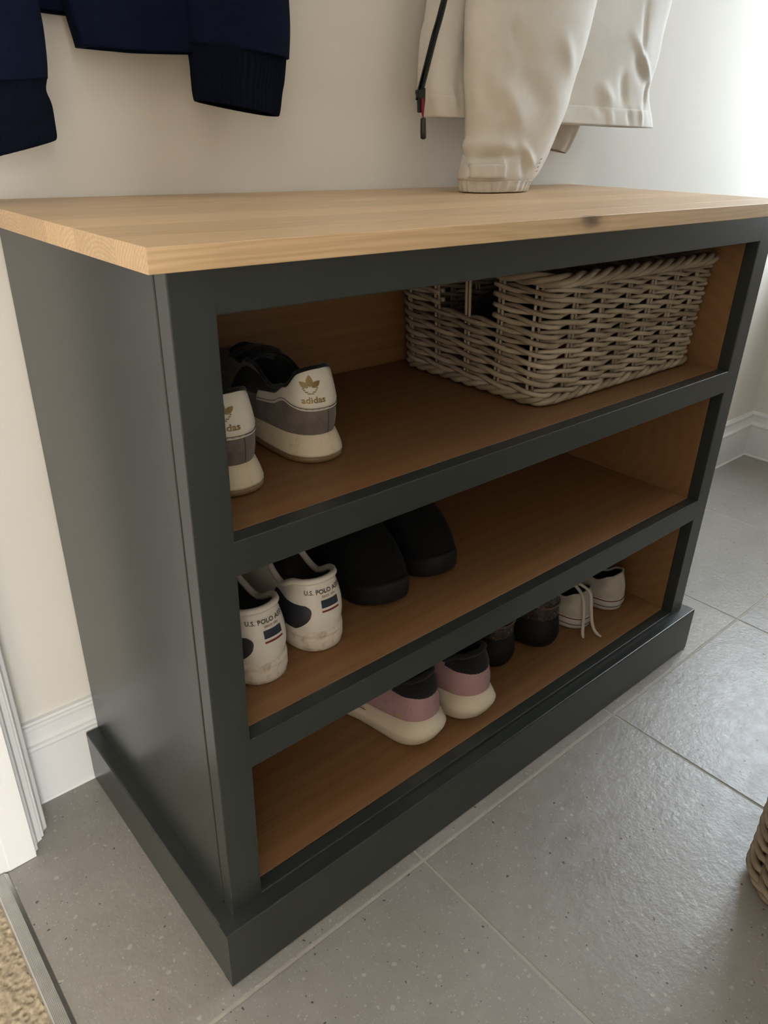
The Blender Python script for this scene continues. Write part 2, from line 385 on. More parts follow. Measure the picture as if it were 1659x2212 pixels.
for lo, hi in (((HALL_X0, -.03, 0), (HALL_X0 + .09, .02, 1.9)), ((HALL_X1 - .09, -.03, 0), (HALL_X1, .02, 1.9)), ((HALL_X0 + .09, -.03, 0), (HALL_X1 - .09, .02, .12)), ((HALL_X0 + .09, -.03, 1.8), (HALL_X1 - .09, .02, 1.9))):
    box('door_frame', (lo[0], HALL_YE - .05 + lo[1], HALL_Z0 + lo[2]), (hi[0], HALL_YE - .05 + hi[1], HALL_Z0 + hi[2]), M['gloss_white'], d1, .003)
box('pane', (HALL_X0 + .09, HALL_YE - .058, HALL_Z0 + .12), (HALL_X1 - .09, HALL_YE - .052, HALL_Z0 + 1.8), M['glass'], d1, 0)

lampo = empty('ceiling_lamp', (0.75, -0.45, ZC)); tag(lampo, 'round flush ceiling lamp above the room, out of the picture', 'lamp')
tube_obj('base', [(0, 0, -.045), (0, 0, -.001)], .24, M['gloss_white'], lampo, 40)
tube_obj('rim', [(.235 * math.cos(2 * math.pi * i / 40), .235 * math.sin(2 * math.pi * i / 40), -.06) for i in range(40)], .012, M['silver'], lampo, 8, True)

# skirting with moulded top, and the bead of sealant along the floor
BBP = [(0, 0), (.0165, 0), (.0150, .003), (.0130, .0045), (.0130, .0965), (.0148, .0985), (.0160, .1025), (.0148, .1065), (.0115, .1085), (.0095, .1150), (.0085, .1250),
       (.0085, .1310), (.0100, .1330), (.0105, .1365), (.0098, .1395), (.0070, .1405), (.0060, .1440), (0, .1450)]
struct(extrude_profile('baseboard_back', [(WALL_Y - p, q) for p, q in BBP], 'x', -0.1045, RX, M['gloss_white'], None, False))
struct(extrude_profile('baseboard_right', [(RX - p, q) for p, q in BBP], 'y', YF, WALL_Y - 0.0005, M['gloss_white'], None, False))
struct(extrude_profile('baseboard_front', [(YF + p, q) for p, q in BBP], 'x', -0.126, RX, M['gloss_white'], None, False))
struct(extrude_profile('baseboard_left', [(-0.128 + p, q) for p, q in BBP], 'y', YF, DOOR_Y0 - 0.10, M['gloss_white'], None, False))

# door lining and moulded architrave (plan profile swept up the wall)
ARC = [(-.128, .4005), (-.1050, .4005), (-.1050, .3960), (-.1075, .3920), (-.1082, .3700), (-.1068, .3640), (-.1066, .3560), (-.1085, .3510), (-.1130, .3480), (-.1165, .3420),
       (-.1165, .3390), (-.1205, .3375), (-.1205, .3345), (-.1265, .3320), (-.1300, .3270), (-.1300, .3215), (-.1335, .3190), (-.1340, .3160), (-.1360, .3150), (-.1360, .3125), (-.140, .3125), (-.140, .3300), (-.128, .3320)]
struct(extrude_profile('trim_1', ARC, 'z', 0.0008, 2.12, M['gloss_white'], None, False))
def door_side(y_face, s):
    return [(-.1355, y_face), (-.1355, y_face + s * .024), (-.2400, y_face + s * .024), (-.2400, y_face), (-.1720, y_face), (-.1700, y_face - s * .0008)]
struct(extrude_profile('trim_2', door_side(DOOR_Y1 - .0015, 1), 'z', 0.0008, 2.06, M['gloss_white'], None, False))
struct(extrude_profile('trim_3', door_side(DOOR_Y0, -1), 'z', 0.0008, 2.06, M['gloss_white'], None, False))
struct(extrude_profile('trim_4', [(x, DOOR_Y0 - (y - .3125)) for x, y in ARC][::-1], 'z', 0.0008, 2.12, M['gloss_white'], None, False))
struct(box('trim_5', (-.24, DOOR_Y0, 2.035), (-.1355, DOOR_Y1, 2.06), M['gloss_white'], None, 0.002))

# ribbed metal threshold strip, carpet beyond it
thr = empty('threshold_strip', (-0.184, -0.25, 0.0))
tag(thr, 'ribbed silver metal threshold strip between grey tiles and beige carpet', 'threshold strip')
prof = [(-.1745, .0006), (-.1785, .0042)]
x = -.1790
while x > -.1930: prof += [(x, .0046), (x - .0006, .0038), (x - .0010, .0038), (x - .0013, .0046)]; x -= .0016
prof += [(-.1945, .0046), (-.1968, .0012), (-.1968, -.006), (-.1745, -.001)]
st = extrude_profile('ribbed_cover', [(a + .184, b) for a, b in prof], 'y', -0.53, 0.5575, M['silver'], thr)
for yy in (0.10, -0.45):
    V, F = tube([(0.0005, yy, .0040), (0.0005, yy, .0052)], .0035, 12); pydata('screw', V, F, M['silver'], thr)

def carpet():
    x0, x1, y0, y1 = -0.95, -0.1965, -0.60, 0.40
    st_ = 0.0024; nx = int((x1 - x0) / st_); ny = int((y1 - y0) / st_)
    r = np.random.default_rng(3)
    cell = 0.0048; cx = int((x1 - x0) / cell) + 3; cy = int((y1 - y0) / cell) + 3
    jx = r.uniform(0.15, 0.85, (cx, cy)); jy = r.uniform(0.15, 0.85, (cx, cy)); hh = r.uniform(0.6, 1.0, (cx, cy))
    X, Y = np.meshgrid(np.linspace(x0, x1, nx), np.linspace(y0, y1, ny), indexing='ij')
    gx = (X - x0) / cell + 1; gy = (Y - y0) / cell + 1; ix = gx.astype(int); iy = gy.astype(int)
    best = np.zeros_like(X)
    for a in (-1, 0, 1):
        for b in (-1, 0, 1):
            u = np.clip(ix + a, 0, cx - 1); v = np.clip(iy + b, 0, cy - 1)
            dd = (gx - (u + jx[u, v])) ** 2 + ((gy - (v + jy[u, v]))) ** 2
            best = np.maximum(best, np.sqrt(np.clip(1 - dd / 0.55, 0, 1)) * hh[u, v])
    Z = -0.003 + 0.0065 * best
    V = np.stack([X, Y, Z], -1).reshape(-1, 3); F = []
    idx = np.arange(nx * ny).reshape(nx, ny)
    F = np.stack([idx[:-1, :-1], idx[1:, :-1], idx[1:, 1:], idx[:-1, 1:]], -1).reshape(-1, 4)
    me = bpy.data.meshes.new('carpet'); me.from_pydata(V.tolist(), [], F.tolist()); me.polygons.foreach_set('use_smooth', [True] * len(me.polygons))
    o = add('carpet', me, M['carpet'])
    tag(o, 'beige looped pile carpet beyond the metal threshold strip', 'carpet', None, 'stuff')
carpet()
struct(boxes_mesh('floor_hall', [((hx0, HALL_YE, -0.03), (-0.176, WALL_Y, -0.004))], M['carpet']))

# ------------------------------------------------------------------ the shoe cabinet
cab = empty('shoe_cabinet', (0.5, 0.2, 0.0))
tag(cab, 'dark green-grey painted open shoe cabinet with three oak-lined shelves', 'cabinet')
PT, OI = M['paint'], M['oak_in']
BK = 0.4005
def long_bev(o, axis, off, keep=None):
    """round only the arrises running along one axis, so that flush joints stay closed"""
    bm = bmesh.new(); bm.from_mesh(o.data)
    ed = [e for e in bm.edges if abs((e.verts[1].co - e.verts[0].co).normalized()[axis]) > .99 and (keep is None or keep((e.verts[0].co + e.verts[1].co) / 2))]
    bmesh.ops.bevel(bm, geom=ed, offset=off, segments=3, affect='EDGES', profile=0.5)
    bm.to_mesh(o.data); bm.free(); return o
long_bev(box('plinth_board', (-P, -P, 0.0005), (W + P, 0.0, HP), PT, cab, 0), 0, .0022, lambda c: c.y < 0)
long_bev(box('plinth_board', (-P, 0.0, 0.0005), (0.0, BK - .0035, HP), PT, cab, 0), 1, .0022, lambda c: c.x < 0)
long_bev(box('plinth_board', (W, 0.0, 0.0005), (W + P, BK - .0035, HP), PT, cab, 0), 1, .0022, lambda c: c.x > 0)
long_bev(box('side_panel', (0.0, 0.0225, 0.002), (0.018, BK, H), PT, cab, 0), 2, .0016)
long_bev(box('side_panel', (W - .018, 0.0225, 0.002), (W, BK, H), PT, cab, 0), 2, .0016)
long_bev(box('stile', (0.0, 0.0, 0.002), (SL, 0.0205, H), PT, cab, 0), 2, .0012)
long_bev(box('stile', (XR, 0.0, 0.002), (W, 0.0205, H), PT, cab, 0), 2, .0012)
for a, b in ((Z1T, H), (Z2T, Z1), (Z3T, Z2), (0.03, Z3)):
    long_bev(box('rail', (SL - .001, 0.0001, a), (XR + .001, 0.0190, b), PT, cab, 0), 0, .0013)
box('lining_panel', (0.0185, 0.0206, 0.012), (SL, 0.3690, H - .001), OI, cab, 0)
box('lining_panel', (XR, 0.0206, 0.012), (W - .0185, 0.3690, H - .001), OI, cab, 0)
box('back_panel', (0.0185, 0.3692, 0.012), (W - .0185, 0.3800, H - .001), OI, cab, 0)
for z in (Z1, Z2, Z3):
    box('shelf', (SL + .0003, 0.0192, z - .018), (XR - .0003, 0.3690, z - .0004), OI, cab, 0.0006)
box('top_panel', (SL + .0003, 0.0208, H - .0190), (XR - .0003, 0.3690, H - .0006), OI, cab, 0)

# oak worktop glued up from staves
wt = empty('oak_worktop', (0.5, 0.2, H))
tag(wt, 'thick natural oak worktop glued from staves on the shoe cabinet', 'worktop')
bounds = [-.0233, .030, .108, .174, .240, .296, .355, .4120]
for k in range(len(bounds) - 1):
    y0, y1 = bounds[k], bounds[k + 1]; yc = (y0 + y1) / 2
    pith = (0.5, yc + rng.uniform(-.05, .05), H + rng.choice([-1, 1]) * rng.uniform(.03, .07)) if k else (0.5, -.085, H - .05)
    s = box('stave', (-.0226, y0, H + .0003), (W + .0300, y1, H + T), M['oak_knot'] if k == 0 else M['oak'], wt, 0.0, origin=pith)
    long_bev(s, 0, .0010 if k == 0 else .00025)

# ------------------------------------------------------------------ shoes
def smooth_interp(x, xs_, ys_):
    i = max(0, min(len(xs_) - 2, int(np.searchsorted(xs_, x)) - 1)); f = (x - xs_[i]) / (xs_[i + 1] - xs_[i]); f = min(max(f, 0), 1)
    f = f * f * (3 - 2 * f); return ys_[i] + (ys_[i + 1] - ys_[i]) * f
class Shoe:
    """heel at local origin, toe towards +y. The upper is a surface P(u,v): u runs round the foot from the heel, v from sole to collar."""
    def __init__(s, root, L=.29, wh=.033, ww=.031, wb=.046, th=.13, tt=.30, z0=(.030, .022), zo=((0, .10), (.35, .075), (.8, .10), (1, .098)),
                 op=(.03, .50), ow=.027, of=.020, bulge=.004, inset=(.008, .010), power=1.7, toe_ab=(1.7, 1.9), swing=.006):
        s.root = root; s.L = L; s.wh, s.ww, s.wb, s.th, s.tt = wh, ww, wb, th, tt; s.z0a, s.z0b = z0; s.zo = zo; s.op = op; s.ow = ow; s.of = of
        s.bulge = bulge; s.inset = inset; s.power = power; s.toe_ab = toe_ab; s.swing = swing
        us = np.linspace(0, .5, 400); pts = np.array([s.S(u)[:2] for u in us]); s.arc_u = us
        s.arc = np.concatenate([[0], np.cumsum(np.linalg.norm(np.diff(pts, axis=0), axis=1))])
    def t(s, u): return .5 - .5 * math.cos(2 * math.pi * u)
    def side(s, u): return 1.0 if u <= .5 else -1.0
    def hw(s, t):
        w = smooth_interp(t, [0, .14, .42, .70, 1.0], [s.wh, s.wh, s.ww, s.wb, s.wb * .93])
        if t < s.th: w *= max(0, 1 - ((s.th - t) / s.th) ** 2.2) ** (1 / 2.2)
        if t > 1 - s.tt: w *= max(0, 1 - ((t - 1 + s.tt) / s.tt) ** 2.3) ** (1 / 2.3)
        return w
    def cx(s, t): return s.swing * (t ** 2) * math.sin(math.pi * min(1, t))
    def ring(s, u, off):
        t = s.t(u); k = 1 + off / s.wb
        return np.array([s.cx(t) + s.side(u) * (s.hw(t) * k), -off + t * (s.L + 2 * off), 0.0])
    def S(s, u):
        t = s.t(u); p = s.ring(u, -s.inset[0] * (1 - t) * .5 - s.inset[1] * t * .5); p[2] = s.z0a + (s.z0b - s.z0a) * t; return p
    def O(s, u):
        t = s.t(u); tau = 1 - (1 - t) ** s.power; y = s.L * (s.op[0] + (s.op[1] - s.op[0]) * tau)
        w = s.ow + (s.of - s.ow) * tau
        if tau < .22: w *= (1 - ((.22 - tau) / .22) ** 2.2) ** (1 / 2.2)
        if tau > .85: w *= max(0, 1 - ((tau - .85) / .15) ** 2.2) ** (1 / 2.2)
        zz = smooth_interp(tau, [a for a, b in s.zo], [b for a, b in s.zo])
        return np.array([s.cx(t) * .5 + s.side(u) * w, y, zz])
    def P(s, u, v):
        u = u % 1.0; t = s.t(u); A = s.S(u); B = s.O(u); k = min(1, max(0, (t - .25) / .5)); k = k * k * (3 - 2 * k)
        a = 1 + (s.toe_ab[0] - 1) * k; b = 1 + (s.toe_ab[1] - 1) * k
        gq = v ** a; hq = 1 - (1 - v) ** b
        p = A + (B - A) * np.array([gq, gq, hq])
        c = np.array([0, min(max(p[1], .14 * s.L), .75 * s.L), 0]); dr = np.array([p[0], p[1] - c[1], 0]); n = np.linalg.norm(dr)
        if n > 1e-6: p = p + dr / n * (s.bulge * math.sin(math.pi * v ** .8) * (1 - .4 * t))
        return p
    def N(s, u, v):
        e = .004; a = s.P(u + e, v) - s.P(u - e, v); b = s.P(u, min(1, v + .02)) - s.P(u, max(0, v - .02)); n = np.cross(a, b); return n / (np.linalg.norm(n) + 1e-9)
    def uv_at(s, a, z):
        """surface parameters at arc distance a from the heel centre (positive to the wearer's right) and height z"""
        u = float(np.interp(abs(a), s.arc, s.arc_u)); u = u if a >= 0 else (1 - u) % 1.0
        t = s.t(u); z0 = s.z0a + (s.z0b - s.z0a) * t; zo = s.O(u)[2]; k = min(1, max(0, (t - .25) / .5)); k = k * k * (3 - 2 * k); b = 1 + (s.toe_ab[1] - 1) * k
        h = min(1, max(0, (z - z0) / (zo - z0))); return u, 1 - (1 - h) ** (1 / b)
    def at(s, a, z, off=.0006):
        u, v = s.uv_at(a, z); return s.P(u, v) + s.N(u, v) * off
    # parts
    def upper(s, m, name='upper', n=64, k=14):
        V = [s.P(i / n, j / (k - 1)) for j in range(k) for i in range(n)]
        return pydata(name, V, grid_faces(n, k, True), m, s.root)
    def lining(s, m, n=48):
        V = []; lev = [0, .15, .5, 1.0]
        for w in lev:
            for i in range(n):
                o = s.O(i / n); c = np.array([0, s.L * (s.op[0] + s.op[1]) / 2, 0]); q = o.copy(); q[:2] = c[:2] + (o[:2] - c[:2]) * (1 - .10 * min(1, w * 3)); q[2] = o[2] + (s.z0a + .006 - o[2]) * w; V.append(q)
        F = grid_faces(n, len(lev), True); F = [f[::-1] for f in F]; F.append(tuple((len(lev) - 1) * n + i for i in range(n)))
        return pydata('lining', V, F, m, s.root)
    def collar(s, m, r=.0035, n=56, name='collar'):
        return tube_obj(name, [s.O(i / n) for i in range(n)], r, m, s.root, 8, True)
    def sole(s, name, rings, m, n=64, lift=0.0, parent=None):
        V = []
        for z, off in rings:
            for i in range(n):
                u = i / n; p = s.ring(u, off); t = s.t(u); zz = z[0] + (z[1] - z[0]) * t if isinstance(z, tuple) else z
                p[2] = zz + lift * max(0, 1 - t / .2) ** 1.6 * (1 - min(1, zz / .06) * .5) + .014 * max(0, (t - .78) / .22) ** 2 * (1 if s.z0a > 0 else 0)
                V.append(p)
        F = grid_faces(n, len(rings), True); F.append(tuple(range(n))[::-1]); F.append(tuple((len(rings) - 1) * n + i for i in range(n)))
        return pydata(name, V, F, m, parent or s.root)
    def patch(s, name, m, a0, a1, zlo, zhi, na=40, nz=8, off=.0007, parent=None, skirt=True):
        V = []
        for j in range(nz):
            for i in range(na):
                a = a0 + (a1 - a0) * i / (na - 1); lo = zlo(a); hi = zhi(a); z = lo + (hi - lo) * j / (nz - 1)
                edge = skirt and (j in (0, nz - 1) or i in (0, na - 1))
                V.append(s.at(a, z, -.0004 if edge else off))
        return pydata(name, V, grid_faces(na, nz, False), m, parent or s.root)
    def line(s, name, m, pts, r=.0005, off=.0007, parent=None):
        return tube_obj(name, [s.at(a, z, off) for a, z in pts], r, m, parent or s.root, 4)
    def decal(s, name, V2, F, m, a, z, off=.0010, parent=None):
        V = [s.at(a + x, z + y, off) for x, y in V2]; return pydata(name, V, F, m, parent or s.root, False)
    def tongue(s, m, w=.026, rise=.03, back=.03, th_=.005, name='tongue'):
        y1 = s.L * s.op[1]; z1 = s.zo[-1][1]; rows = []
        sp = catmull([(y1 + .030, z1 - .016), (y1, z1 + .002), (y1 - back * .5, z1 + rise * .6), (y1 - back, z1 + rise)], 10); V = []
        nn = 13
        for q, (y, z) in enumerate(sp):
            ww = w * (.8 + .2 * q / 9) * (1.0 if q < 9 else .86)
            for i in range(nn):
                f = -1 + 2 * i / (nn - 1); V.append((f * ww, y - .010 * f * f * 0 + .006 * f * f, z - .010 * f * f))
        o = pydata(name, V, grid_faces(nn, 10, False), m, s.root)
        md = o.modifiers.new('thick', 'SOLIDIFY'); md.thickness = th_; md.offset = 0
        return o
    def laces(s, m, rows=5, r=.0022, parent=None):
        for q in range(rows):
            u = .27 + .030 * q; v = .90 - .012 * q; A = s.P(u, v); B = s.P(1 - u, v); top = (A + B) / 2 + np.array([0, 0, .007])
            pts = catmull([A, A * .75 + B * .25 + np.array([0, 0, .005]), top, A * .25 + B * .75 + np.array([0, 0, .005]), B], 12)
            tube_obj('lace', pts, r, m, parent or s.root, 6)

def text2d(body, size, bold=0.0, align='CENTER', spacing=1.0):
    c = bpy.data.curves.new('t', 'FONT'); c.body = body; c.size = size; c.align_x = align; c.offset = bold; c.resolution_u = 2; c.space_character = spacing
    o = bpy.data.objects.new('t', c); COL.objects.link(o)
    bpy.context.view_layer.update()
    me = o.evaluated_get(bpy.context.evaluated_depsgraph_get()).to_mesh()
    V = [(v.co.x, v.co.y) for v in me.vertices]; F = [tuple(p.vertices) for p in me.polygons]
    o.to_mesh_clear(); COL.objects.unlink(o); bpy.data.objects.remove(o); bpy.data.curves.remove(c)
    return V, F
TXT_ADI = text2d('adidas', .0092, .00025, spacing=1.0); TXT_POLO = text2d('U.S. POLO ASSN.', .0073, .00014, spacing=1.02); TXT_SINCE = text2d('SINCE 1890', .0036, .00004)
def leaf(cx_, cy_, w, h, ang, n=9):
    pts = []
    for i in range(n): f = i / (n - 1); pts.append((-w * math.sin(math.pi * f) ** .8 * (1 - .35 * f), h * f))
    for i in range(n - 2, 0, -1): f = i / (n - 1); pts.append((w * math.sin(math.pi * f) ** .8 * (1 - .35 * f), h * f))
    c, s_ = math.cos(ang), math.sin(ang); return [(cx_ + x * c - y * s_, cy_ + x * s_ + y * c) for x, y in pts]
def trefoil():
    parts = []
    def poly(p): parts.append(([q for q in p], [tuple(range(len(p)))]))
    poly(leaf(0, .0020, .0050, .0150, 0)); poly(leaf(-.0020, .0014, .0042, .0130, .95)); poly(leaf(.0020, .0014, .0042, .0130, -.95))
    for k, (y, w) in enumerate(((.0002, .0094), (-.0020, .0082), (-.0042, .0064), (-.0062, .0038))):
        poly([(-w, y + .0007), (-w * .9, y - .0008), (w * .9, y - .0008), (w, y + .0007)])
    return join(parts)
TREFOIL = trefoil(); TREFOIL = ([(x * .84, y * .84) for x, y in TREFOIL[0]], TREFOIL[1])

def shoe_root(name, x, y, z, rz, label, group):
    e = empty(name, (x, y, z), rz); tag(e, label, 'shoe', group); return e

def suede_trainer(x, y, rz, label, mirror):
    r = shoe_root('suede_trainer', x, y, Z1, rz, label, 'grey suede trainers on the top shelf')
    s = Shoe(r, L=.285, wh=.0335, ww=.032, wb=.048, th=.15, z0=(.031, .024), zo=((0, .1050), (.05, .1020), (.17, .083), (.40, .075), (.75, .092), (1, .094)), op=(.060, .52), ow=.028, of=.021, bulge=.005, inset=(.012, .012), swing=.008 * mirror)
    s.upper(M['suede']); s.lining(M['black_fleece']); s.collar(M['black_fleece'], .0024)
    s.sole('outsole', [(.0004, .000), (.0030, .0042), (.0085, .0036)], M['gum'])
    s.sole('midsole', [(.0085, .0040), (.011, .0040), (.020, .0010), ((.030, .024), -.0035), ((.033, .026), -.008)], M['cream_rubber'])
    lo = lambda a: .0600 + .0075 * math.exp(-((abs(a) - .046) / .016) ** 2) + (.006 if abs(a) > .03 else 0) * 0 - .10 * max(0, abs(a) - .058)
    hi = lambda a: s.O(s.uv_at(a, .05)[0])[2]
    s.patch('ankle_padding', M['black_fleece'], -.165, -.040, lambda a: lo(a) + .004, hi, 40, 6, .0008); s.patch('ankle_padding', M['black_fleece'], .040, .165, lambda a: lo(a) + .004, hi, 40, 6, .0008)
    def hi2(a):
        k = min(1, max(0, (abs(a) - .040) / .030)); k = k * k * (3 - 2 * k); return hi(a) * (1 - k) + min(hi(a), lo(a) + .012) * k
    tab = s.patch('heel_tab', M['white_leather'], -.115, .115, lo, hi2, 90, 9, .0016)
    aa = np.linspace(-.112, .112, 80); s.line('stitching', M['stitch'], [(a, lo(a) + .0022) for a in aa], .00035, .0017, tab)
    s.line('binding', M['white_leather'], [(a, lo(a)) for a in aa], .0008, .0006, tab)
    s.line('heel_seam', M['stitch'], [(.004, z) for z in np.linspace(.033, .0595, 8)], .0005, .0001)
    s.decal('trefoil_print', TREFOIL[0], TREFOIL[1], M['gold'], -.0125, .0835, .0021, tab)
    s.decal('brand_lettering', TXT_ADI[0], TXT_ADI[1], M['gold'], -.0105, .0685, .0021, tab)
    s.tongue(M['black_fleece'], .028, .005, .024, .014); s.laces(M['black_cloth'], 5)
suede_trainer(.2175, .0980, math.radians(1), 'grey suede and white trainer on the top shelf, the one nearer the basket', 1)
suede_trainer(.1000, .0790, math.radians(2), 'grey suede and white trainer on the top shelf, partly behind the left stile', -1)

def leather_trainer(x, y, rz, label, mirror):
    r = shoe_root('leather_trainer', x, y, Z2, rz, label, 'white leather trainers on the middle shelf')
    s = Shoe(r, L=.29, wh=.0355, ww=.033, wb=.048, th=.15, z0=(.028, .024), zo=((0, .0960), (.13, .0930), (.38, .075), (.75, .092), (1, .094)), op=(.045, .52), ow=.0290, of=.021, bulge=.006, inset=(.006, .008), swing=.008 * mirror)
    s.upper(M['polo_leather']); s.lining(M['dark_lining']); s.collar(M['polo_leather'], .0042)
    sl = s.sole('sole', [(.0004, -.004), (.003, -.0005), (.010, .0010), (.0210, .0010), (.0222, .0002), (.0234, .0010), ((.0290, .025), .0004), ((.0305, .026), -.0045)], M['polo_sole'])
    V, F = text2d('S P', .014, -.0002, spacing=1.4)
    for lst, mname in ((TXT_POLO, 'dark_print'),):
        s.decal('brand_lettering', lst[0], lst[1], M[mname], .000, .0805)
    s.decal('since_lettering', TXT_SINCE[0], TXT_SINCE[1], M['rust_print'], .002, .0755)
    def strip(nm, m_, z0_, z1_, a0=-.0085, a1=.0135):
        s.patch(nm, M[m_], a0, a1, lambda a: z0_, lambda a: z1_, 12, 4, .0007, None, False)
    strip('navy_bar', 'navy_print', .0630, .0725); strip('red_bar', 'red_print', .0575, .0598)
    for sg in (-1, 1):
        c = -.020 if sg < 0 else .034
        d_ = lambda a, c=c: max(0.0, abs(a) - abs(c))
        lo = lambda a, d_=d_: .0580 - .026 * min(1, d_(a) / .022) ** .55 + .10 * max(0, d_(a) - .035)
        hi = lambda a, d_=d_: min(.0615 + .0055 * min(1, d_(a) / .006) ** .5, s.O(s.uv_at(a, .05)[0])[2] - .006)
        a0, a1 = (-.095, c) if sg < 0 else (c, .095)
        s.patch('side_panel', M['navy_leather'], a0, a1, lo, hi, 50, 6, .0006, None, False)
    s.tongue(M['polo_leather'], .030, .022, .028, .006); s.laces(M['polo_leather'], 5)
leather_trainer(.1960, .0690, math.radians(-1), 'white leather trainer with navy bar on its heel, beside the black slip-ons', 1)
leather_trainer(.1110, .0610, math.radians(4), 'white leather trainer with navy bar on its heel, partly behind the left stile', -1)

def slip_on(x, y, rz, label, mirror):
    r = shoe_root('slip_on_shoe', x, y, Z2, rz + math.pi, label, 'black slip-on shoes on the middle shelf')
    s = Shoe(r, L=.27, wh=.036, ww=.036, wb=.0455, th=.15, tt=.26, z0=(.034, .032), zo=((0, .085), (.4, .075), (.8, .100), (1, .112)), op=(.03, .44), ow=.029, of=.024, bulge=.004, inset=(.004, .004), toe_ab=(1.5, 1.8), swing=.008 * mirror)
    s.upper(M['black_suede']); s.lining(M['black_fleece']); s.collar(M['black_suede'], .004)
    s.sole('sole', [(.0004, -.006), (.003, -.002), (.010, .0), (.026, .0), ((.034, .033), -.0015), ((.0345, .0335), -.005)], M['black_rubber'])
    s.line('topline_seam', M['black_rubber'], [(a, .048) for a in np.linspace(-.10, .10, 30)], .0006)
slip_on(.336, .3480, math.radians(-4), 'black suede slip-on shoe, toe outwards, nearer the white trainers', 1)
slip_on(.436, .3580, math.radians(-4), 'black suede slip-on shoe, toe outwards, farther from the white trainers', -1)

def runner(x, y, rz, label, mirror):
    r = shoe_root('running_shoe', x, y, Z3, rz, label, 'pink running shoes on the bottom shelf')
    s = Shoe(r, L=.265, wh=.036, ww=.036, wb=.046, th=.17, z0=(.053, .030), zo=((0, .128), (.14, .120), (.40, .098), (.75, .108), (1, .110)), op=(.085, .54), ow=.026, of=.020, bulge=.006, inset=(.014, .010), swing=.008 * mirror)
    s.upper(M['pink_mesh']); s.lining(M['black_fleece'])
    s.patch('heel_collar', M['black_cloth'], -.075, .075, lambda a: .096 - .12 * max(0, abs(a) - .03), lambda a: s.O(s.uv_at(a, .05)[0])[2], 40, 6, .0016); s.collar(M['black_cloth'], .0045)
    s.sole('midsole', [(.0004, -.014), (.004, -.007), (.014, -.001), (.026, .0045), ((.034, .022), .0060), ((.040, .024), .0035), ((.054, .031), -.0025), ((.055, .032), -.009)], M['foam'], lift=.014)
    s.line('midsole_groove', M['stitch'], [(-.115 - .0012 * i, .0300 - .0001 * i) for i in range(20)], .0007, .0090)
    s.line('heel_print', M['yellow_print'], [(-.050 - .0008 * i, .060) for i in range(12)], .0012, .0004)
    s.tongue(M['black_cloth'], .028, .024, .028, .006); s.laces(M['pink_mesh'], 5)
runner(.3620, .0340, math.radians(11), 'pink knit running shoe with thick cream sole, nearer the left end', 1)
runner(.4560, .0230, math.radians(5), 'pink knit running shoe with thick cream sole, beside the glitter shoes', -1)

def glitter(x, y, rz, label, mirror):
    r = shoe_root('glitter_shoe', x, y, Z3, rz, label, 'black glitter shoes on the bottom shelf')
    s = Shoe(r, L=.25, wh=.034, ww=.032, wb=.043, th=.16, z0=(.060, .034), zo=((0, .122), (.14, .114), (.40, .096), (.75, .108), (1, .110)), op=(.06, .52), ow=.027, of=.019, bulge=.004, inset=(.008, .008), swing=.008 * mirror)
    s.upper(M['sequin']); s.lining(M['dark_lining']); s.collar(M['pink_trim'], .004)
    s.sole('sole', [(.0004, -.008), (.004, -.003), (.016, .0015), (.026, .0025), ((.061, .035), -.0025), ((.062, .036), -.007)], M['black_rubber'], lift=.006)
    s.line('pink_piping', M['pink_trim'], [(a, .088 + .18 * max(0, abs(a) - .02)) for a in np.linspace(-.09, .09, 40)], .0022, .0012)
    s.tongue(M['black_cloth'], .027, .02, .026, .006); s.laces(M['pink_trim'], 4)
glitter(.5880, .0900, math.radians(6), 'black shoe with dark glitter upper, nearer the pink running shoes', 1)
glitter(.6930, .0760, math.radians(7), 'black shoe with dark glitter upper, nearer the white canvas shoes', -1)

def plimsoll(x, y, rz, label, mirror, loose):
    r = shoe_root('canvas_shoe', x, y, Z3, rz, label, 'white canvas shoes on the bottom shelf')
    s = Shoe(r, L=.232, wh=.0345, ww=.032, wb=.042, th=.15, z0=(.026, .024), zo=((0, .076), (.12, .070), (.36, .055), (.75, .072), (1, .074)), op=(.045, .52), ow=.026, of=.018, bulge=.004, inset=(.005, .005), swing=.007 * mirror)
    s.upper(M['canvas']); s.lining(M['dark_lining']); s.collar(M['canvas'], .0022)
    s.sole('sole', [(.0004, -.004), (.003, -.001), (.010, .0006), (.0120, .0002), (.0140, .0008), (.0255, .0006), ((.0268, .025), -.003)], M['white_rubber'])
    n = 64
    for z, m_, nm in ((.0236, 'red_print', 'red_stripe'), (.0110, 'dark_print', 'dark_stripe')):
        tube_obj(nm, [s.ring(i / n, .0008) + np.array([0, 0, z + .014 * max(0, (s.t(i / n) - .78) / .22) ** 2]) for i in range(n)], .0012 if 'red' in nm else .0008, M[m_], r, 5, True)
    lab = []
    for j in range(4):
        for i in range(9): q = s.ring(((i - 4) * .008) % 1.0, .0012); q[2] = .0125 + j * .0028; lab.append(q)
    pydata('heel_label', lab, grid_faces(9, 4, False), M['white_rubber'], r)
    s.patch('heel_strip', M['canvas'], -.006, .006, lambda a: .028, lambda a: .075, 8, 8, .0012)
    s.tongue(M['canvas'], .025, .022, .020, .003); s.laces(M['lace'], 5, .0020)
    if loose:
        for pts in ([(.004, .075, .084), (-.020, .036, .088), (-.031, .012, .076), (-.0365, .003, .045), (-.041, -.001, .020), (-.0445, -.004, .007), (-.0486, -.0079, .0032)],
                    [(.006, .075, .086), (-.014, .032, .090), (-.020, .004, .082), (-.0240, -.005, .052), (-.0245, -.011, .026), (-.0248, -.020, .009), (-.0256, -.0322, .0032)]):
            tube_obj('loose_lace', catmull(pts, 40), [.0030] * 36 + [.0024, .002, .002, .0018], M['lace'], r, 6)
